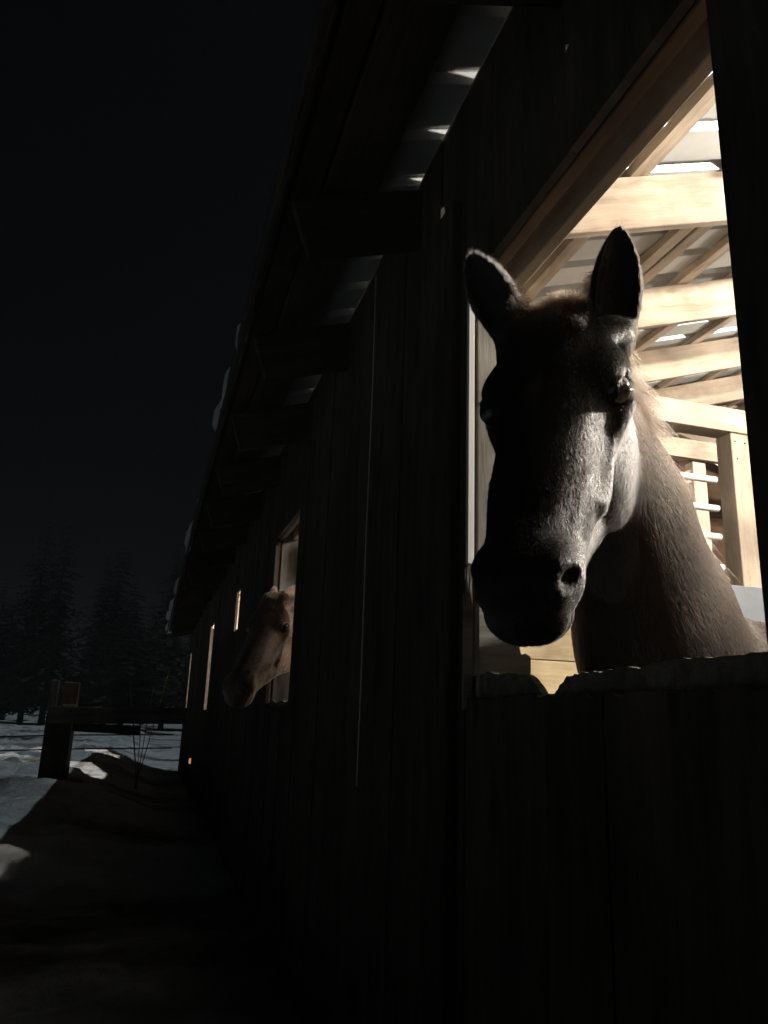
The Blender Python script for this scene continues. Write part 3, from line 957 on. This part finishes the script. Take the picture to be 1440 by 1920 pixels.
def grow(Hd, n, region, length, lift, seed, pts=4, spread=.25, curl=0.0, droop=0.0, dirs=None):
    """short coat: strands scattered over the mesh triangles where region(local points) is true"""
    g = np.random.default_rng(seed)
    V, Q = Hd['V'], Hd['Q']
    T = np.concatenate([Q[:, [0, 1, 2]], Q[:, [0, 2, 3]]])
    c = V[T].mean(1)
    T = T[region(c)]
    a, b, c = V[T[:, 0]], V[T[:, 1]], V[T[:, 2]]
    nr = np.cross(b - a, c - a)
    ar = np.linalg.norm(nr, axis=1)
    pick = g.choice(len(T), n, p=ar / ar.sum())
    u_, v_ = g.random(n), g.random(n)
    fl = u_ + v_ > 1
    u_[fl], v_[fl] = 1 - u_[fl], 1 - v_[fl]
    p = a[pick] + (b - a)[pick] * u_[:, None] + (c - a)[pick] * v_[:, None]
    # smoothed vertex normals
    VN = np.zeros_like(V)
    full = np.concatenate([Q[:, [0, 1, 2]], Q[:, [0, 2, 3]]])
    fn = np.cross(V[full[:, 1]] - V[full[:, 0]], V[full[:, 2]] - V[full[:, 0]])
    for j in range(3):
        np.add.at(VN, full[:, j], fn)
    VN /= np.linalg.norm(VN, axis=1, keepdims=True) + 1e-9
    w0 = 1 - u_ - v_
    nn = VN[T[pick, 0]] * w0[:, None] + VN[T[pick, 1]] * u_[:, None] + VN[T[pick, 2]] * v_[:, None]
    nn /= np.linalg.norm(nn, axis=1, keepdims=True) + 1e-9
    d = dirs(p) + spread * g.normal(size=(n, 3))
    d -= nn * (d * nn).sum(1, keepdims=True)
    d /= np.linalg.norm(d, axis=1, keepdims=True) + 1e-9
    lf = lift(p) if callable(lift) else lift
    lf = np.asarray(lf).reshape(-1, 1) * (0.7 + .6 * g.random((n, 1)))
    d = d * np.cos(lf) + nn * np.sin(lf)
    Ln = (length(p) if callable(length) else np.full(n, length)) * (.65 + .7 * g.random(n))
    t = np.linspace(0, 1, pts)
    s = p[:, None, :] + d[:, None, :] * (Ln[:, None] * t)[:, :, None] - nn[:, None, :] * (Ln[:, None] * .35 * t ** 2 * np.sin(lf))[:, :, None]
    s[:, :, 2] -= droop * Ln[:, None] * t[None, :] ** 2
    s -= nn[:, None, :] * .0006
    return s @ Hd['M3'] + Hd['W']

def head_coords(Hd, p):
    q_ = (p - Hd['P']) / Hd['hs']
    return q_ @ Hd['H'].T          # columns a, b, l

def head_weight(Hd, p):
    h = head_coords(Hd, p)
    # 1 on the head, 0 on the neck
    return np.clip((h[:, 0] - .06 + (h[:, 1] + .12) * .9) / .10, 0, 1)

def flow(Hd):
    A, Bv, hl = Hd['H']
    back = unit(Hd['base'] - Hd['n_top'])
    def fn(p):
        h = head_coords(Hd, p)
        w = head_weight(Hd, p)[:, None]
        ear = (h[:, 0] < .015) & (h[:, 1] > -.10) & (np.abs(h[:, 2]) > .035)
        d = w * (A[None] * .9 - hl[None] * 0 + np.sign(h[:, 2:3]) * hl[None] * .25) + (1 - w) * (back[None] + np.array([[0, 0, -.35]]))
        d[ear] = -A[None] * .9 + Bv[None] * .2
        return d
    return fn

def coat_len(Hd):
    def fn(p):
        h = head_coords(Hd, p)
        w = head_weight(Hd, p)
        L = .015 * (1 - w) + .0105 * w
        L = np.where(h[:, 0] > .47, .0055, L)
        L = np.where((h[:, 0] < .015) & (np.abs(h[:, 2]) > .04) & (h[:, 1] > -.1), .011, L)
        L = np.where((h[:, 1] < -.20) & (h[:, 0] > .1), .016, L)
        return L
    return fn

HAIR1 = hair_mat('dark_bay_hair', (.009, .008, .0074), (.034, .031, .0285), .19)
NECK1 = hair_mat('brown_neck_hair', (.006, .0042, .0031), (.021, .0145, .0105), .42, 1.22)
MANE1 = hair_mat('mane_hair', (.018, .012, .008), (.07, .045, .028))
MANE_LIT = hair_mat('lamplit_mane_hair', (.025, .017, .012), (.10, .066, .045), .35)  # paler copy of the mane hair: lamplight along the crest painted in
HAIR2 = hair_mat('bay_hair', (.18, .11, .07), (.42, .29, .21), .45, 1.35)

def not_eye(Hd, p):
    ok = np.ones(len(p), bool)
    for sd in (-1, 1):
        e = Hd['hp'](.184, -.053, sd * .108)
        ok &= np.linalg.norm(p - e, axis=1) > .0245 * Hd['hs']
    return ok
fl1 = flow(H1); cl1 = coat_len(H1)
on_head = lambda p: (head_weight(H1, p) > .35) & (p[:, 0] > .45) & not_eye(H1, p)
on_neck = lambda p: (head_weight(H1, p) <= .35) & (p[:, 0] > -.15) & (p[:, 2] > .95)
s = grow(H1, 190000, on_head, cl1, .30, 1, 4, .22, dirs=fl1)
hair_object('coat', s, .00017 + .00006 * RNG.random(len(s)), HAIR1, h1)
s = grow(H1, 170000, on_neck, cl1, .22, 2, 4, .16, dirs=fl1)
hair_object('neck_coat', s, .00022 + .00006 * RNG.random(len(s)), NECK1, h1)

# mane falling on the near side of the crest, roached short between the ears
def crest_points(Hd, n, g):
    c0, c1, c2 = Hd['cr']
    t = g.random(n)
    c0 = c0 + np.array([0, 0, .035])
    pts = np.where((t < .5)[:, None], c0 + (c1 + np.array([0, 0, .042]) - c0) * (t * 2)[:, None],
                   c1 + np.array([0, 0, .042]) + (c2 + np.array([0, 0, .06]) - c1 - np.array([0, 0, .042])) * (t * 2 - 1)[:, None])
    return pts + g.normal(size=(n, 3)) * np.array([.012, .010, .008]), t

def mane(Hd, n, seed, mat, parent, name, Lr=(.07, .17), rad=.0003):
    g = np.random.default_rng(seed)
    p, t = crest_points(Hd, n, g)
    L = g.uniform(*Lr, size=n)
    side = np.sign(.86 - g.random(n))
    pts = 9
    out = np.zeros((n, pts, 3))
    out[:, 0] = p
    clump = np.stack([vnoise(t * 26, np.full(n, 3.0), 1), vnoise(t * 26, np.full(n, 9.0), 2), np.zeros(n)], 1)
    d = np.stack([-.25 + .35 * g.normal(size=n), side * (.55 + .25 * g.random(n)), .38 + .3 * g.random(n)], 1)
    for k in range(1, pts):
        grav = np.array([0, 0, -1.0]) * .55
        d = d + grav + clump * .5 + .06 * g.normal(size=(n, 3))
        # stay outside the neck
        d[:, 1] = np.where(side * (out[:, k - 1, 1]) < .085 + .04 * t, d[:, 1] + side * .10, d[:, 1] - side * .03)
        dn = d / np.linalg.norm(d, axis=1, keepdims=True)
        out[:, k] = out[:, k - 1] + dn * (L / (pts - 1))[:, None]
    s_ = out @ Hd['M3'] + Hd['W']
    return hair_object(name, s_, rad + rad * .4 * g.random(n), mat, parent)
mane(H1, 16000, 5, MANE_LIT, h1, 'mane')
# forelock: a short fuzzy tuft at the poll
s = grow(H1, 6000, lambda p: (np.abs(head_coords(H1, p)[:, 2]) < .065) & (head_coords(H1, p)[:, 0] < .075) & (head_coords(H1, p)[:, 0] > -.07) & (head_coords(H1, p)[:, 1] > -.09),
         .030, .95, 6, 6, .5, dirs=lambda p: np.tile(H1['H'][0], (len(p), 1)))
hair_object('forelock', s, .00028 * np.ones(len(s)), MANE1, h1)
# a few stiff whiskers round the muzzle
s = grow(H1, 90, lambda p: (head_coords(H1, p)[:, 0] > .50) & (head_coords(H1, p)[:, 1] < -.05), .035, .9, 7, 6, .8, dirs=fl1)
hair_object('whiskers', s, .0002 * np.ones(len(s)), MANE1, h1)
s = grow(H2, 60000, lambda p: (p[:, 0] > .3) & (p[:, 2] > .9) & not_eye(H2, p), .014, .32, 8, 3, .3, dirs=flow(H2))
hair_object('coat', s, .0005 * np.ones(len(s)), HAIR2, h2)
mane(H2, 2500, 9, MANE1, h2, 'mane', rad=.0006)

def tail(Hd, parent, seed):
    g = np.random.default_rng(seed)
    n, pts = 900, 8
    root = np.array([-1.20, 0, 1.16]) + g.normal(size=(n, 3)) * np.array([.02, .025, .03])
    L = g.uniform(.6, .95, n)
    t = np.linspace(0, 1, pts)
    out = root[:, None, :] + np.stack([-.10 * np.sin(t * 2.2)[None, :] * np.ones((n, 1)) + g.normal(size=(n, 1)) * .05 * t, g.normal(size=(n, 1)) * .06 * t, -(L[:, None] * t ** 1.15)], -1)
    return hair_object('tail', out @ Hd['M3'] + Hd['W'], .0011 * np.ones(n), MANE1, parent)
tail(H1, h1, 3)
tail(H2, h2, 4)
# ------------------------------------------------------------------ snow lying on the roof, curling over the eave
def roof_snow():
    yy = np.arange(Y0 - .2, Y1 + .25, .05)
    over = .015 + .14 * np.clip(vnoise(yy * 1.7, 0 * yy + 3.3, 21) + .05, -.3, 1) + .05 * vnoise(yy * 5, 0 * yy, 22)
    thick = .16 + .10 * vnoise(yy * .9, 0 * yy + 7, 23)
    bare = vnoise(yy * .8, 0 * yy + 1.5, 25) > np.where(yy < 3.2, -.6, .12)          # stretches where the edge has dropped off
    rows = []
    for j, y in enumerate(yy):
        o = -.09 if bare[j] else max(over[j], .01)
        th = thick[j] * (.5 if bare[j] else 1)
        e = np.array([-EAVE, ZW - SL * EAVE + .066])
        sag = .0 if bare[j] else .05 + .06 * (vnoise(y * 3.1, 2.2, 26))
        prof = [e + (.10, .035), e + (.0, .004), e + (-o * .6, -sag), e + (-o, -sag * .6 + th * .15), e + (-o * .9, th * .55), e + (-o * .2 + .02, th * .95), e + (.35, th + .11)]
        zt = ZW + SL * RIDGE + .066 + th
        prof += [np.array([RIDGE * .5, ZW + SL * RIDGE * .5 + .066 + th]), np.array([RIDGE, zt])]
        rows.append([(p[0] + .012 * vnoise(y * 9, p[0] * 9 + 30, 27), y, p[1] + .012 * vnoise(y * 9, p[1] * 9, 28)) for p in prof])
    V = np.array(rows)
    n, k, _ = V.shape
    ids = np.arange(n * k).reshape(n, k)
    Q = np.stack([ids[:-1, :-1], ids[1:, :-1], ids[1:, 1:], ids[:-1, 1:]], -1).reshape(-1, 4)
    o = link('roof_snow', fast_mesh('roof_snow', V.reshape(-1, 3), Q), SNOW)
    return tag(o, 'ragged snow hanging over the eave of the barn roof', 'snow', kind='stuff')
roof_snow()

# ------------------------------------------------------------------ fence by the far end of the paddock
def fence_at(y):
    fn = empty('paddock_fence', (-1.46, y, .3), label='low wooden paddock fence with a thick post standing in the snow bank', cat='fence')
    stick('post', (-1.655, y, -.1), (-1.655, y, 1.04), .29, .26, (1, 0, 0), SIDING, fn, c=.012, var=1)
    stick('rail', (-1.78, y - .16, 1.03), (-.24, y - .16, 1.07), .185, .05, (0, 0, 1), GREY, fn, var=1)
    stick('rail', (-1.50, y - .15, .905), (-.75, y - .15, .885), .10, .04, (0, 0, 1), SIDING, fn, var=2)
    stick('post', (-1.86, y + .9, -.1), (-1.86, y + .9, 1.46), .10, .10, (1, 0, 0), GREY, fn, c=.008, var=5)
    stick('post', (-1.66, y + .95, -.1), (-1.66, y + .95, 1.44), .19, .12, (1, 0, 0), BROWN, fn, c=.008, var=6)
    for j, z in enumerate((.62, .78)):
        tube('wire', [(-4.0, y + .30, z), (-2.6, y + .30, z - .03), (-1.6, y + .30, z + .02), (-.35, y + .3, z + .06)], .008, METAL, fn, n=6)
    stick('post_cap_block', (-1.64, y - .13, 1.14), (-1.50, y - .13, 1.145), .05, .03, (0, 1, 0), PLANK, fn)
fence_at(10.0)

# dry weeds standing against the barn, beside the rail
def weed(x, y, z, h, lean, n, label, seed):
    g = random.Random(seed)
    w = empty('dry_weed', (x, y, z), label=label, cat='weed', group='dry weeds by the fence rail')
    for _ in range(n):
        a = lean + g.uniform(-.10, .10)
        hh = h * g.uniform(.75, 1.1)
        p = [(x + math.sin(a) * hh * t + g.uniform(-.006, .006), y + g.uniform(-.03, .03) * t, z + hh * t) for t in (0, .3, .6, .85, 1)]
        tube('stalk', p, [.007, .006, .005, .009, .003], STRAW, w, n=5)
weed(-.72, 10.3, .2, 1.22, -.10, 3, 'dry weed stalks leaning left behind the fence rail', 1)
weed(-.74, 10.3, .2, 1.36, .09, 2, 'taller dry weed stalk leaning right behind the fence rail', 2)

# thin cable hanging down the wall between the windows
cb = tube('hanging_cable', [(-.055, 2.45, 2.70), (-.05, 2.452, 2.2), (-.052, 2.45, 1.7), (-.05, 2.448, 1.2), (-.05, 2.45, .9)], .0022, PIPE, None, n=6)
tag(cb, 'thin pale cable hanging straight down the dark wall between the windows', 'cable')
il = tube('orange_glint', [(-.03, 12.2, .425), (-.02, 12.2, .425), (.0, 12.2, .425)], [.03, .04, .04], emit_mat('orange_glow', (1, .42, .16), .5), None, n=10)  # made-up glowing disc standing in for an orange glint
tag(il, 'small orange glint low on the dark barn wall, painted as a glow', 'light')

# ------------------------------------------------------------------ conifers beyond the paddock
def conifer_mesh(seed, h, w):
    g = np.random.default_rng(seed)
    V, Fc = [], []
    nl = int(h * 2.6)
    for i in range(nl):
        t = (i + .5) / nl
        z = h * (.10 + .90 * t)
        rr = w * (1 - t) ** .85 * g.uniform(.75, 1.15) + .1
        for b in range(int(9 + 10 * (1 - t))):
            a = g.uniform(0, 2 * math.pi)
            L = rr * g.uniform(.55, 1.1)
            dz = -L * g.uniform(.25, .5)
            for kk in range(5):
                s0 = (kk + .5) / 5
                c = np.array([math.cos(a) * L * s0, math.sin(a) * L * s0, z + dz * s0 ** 1.3 + g.uniform(-.05, .05)])
                sd = np.array([-math.sin(a), math.cos(a), 0]); ou = np.array([math.cos(a), math.sin(a), -.5])
                ww = L * .20 * (1.15 - s0) + .05
                n0 = len(V)
                tw = g.uniform(-.35, .35)
                V += [c - sd * ww + (0, 0, tw * ww), c + ou * L * .16, c + sd * ww - (0, 0, tw * ww), c - ou * L * .10 - (0, 0, .12 * L)]
                Fc += [(n0, n0 + 1, n0 + 2), (n0, n0 + 2, n0 + 3)]
    return mesh_from('crown', V, Fc)
CM = [conifer_mesh(i, h, w) for i, (h, w) in enumerate(((11, 2.3), (9, 2.0), (13, 2.6)))]
for cm in CM: cm.materials.append(NEEDLE)
tg = random.Random(12)
for j in range(14):
    x, y, k, sc = -11 + j * 1.15 + tg.uniform(-.8, .8), tg.uniform(44, 66), tg.randrange(3), tg.uniform(.55, 1.05)
    tcon = empty('conifer_tree', (x, y, .4), label='dark conifer in the tree line beyond the snowy paddock', cat='tree', group='conifers beyond the paddock')
    H_ = (11, 9, 13)[k] * sc
    tube('trunk', [(x, y, -.6), (x, y, .4), (x, y, H_ * .5), (x, y, H_ * .97)], [.20, .17, .10, .02], BARK, tcon, n=8)
    link('crown', CM[k], None, tcon, Matrix.Translation((x, y, .4)) @ Matrix.Rotation(j * 1.3, 4, 'Z') @ Matrix.Diagonal((tg.uniform(.9, 1.7), tg.uniform(.9, 1.7), sc, 1)))
# ------------------------------------------------------------------ dusty, frosty air
def haze_box(density):
    lo, hi = Vector((-420, -420, -1.8)), Vector((420, 620, 16))
    me = chamfer_box(1, 1, 1, .0001)
    bm = bmesh.new(); bmesh.ops.create_cube(bm, size=1.0)
    hm = bpy.data.meshes.new('haze'); bm.to_mesh(hm); bm.free()
    mt = bpy.data.materials.new('night_air'); mt.use_nodes = True
    n = mt.node_tree.nodes; n.remove(n['Principled BSDF'])
    pv = n.new('ShaderNodeVolumePrincipled')
    pv.inputs['Color'].default_value = (.93, .95, .97, 1)
    pv.inputs['Density'].default_value = density
    pv.inputs['Anisotropy'].default_value = .35
    mt.node_tree.links.new(pv.outputs[0], n['Material Output'].inputs['Volume'])
    o = link('haze', hm, mt, None, Matrix.Translation((lo + hi) / 2) @ Matrix.Diagonal((*(hi - lo), 1)))
    return tag(o, 'thin dusty air around the barn', 'haze', kind='stuff')
haze_box(.0020)
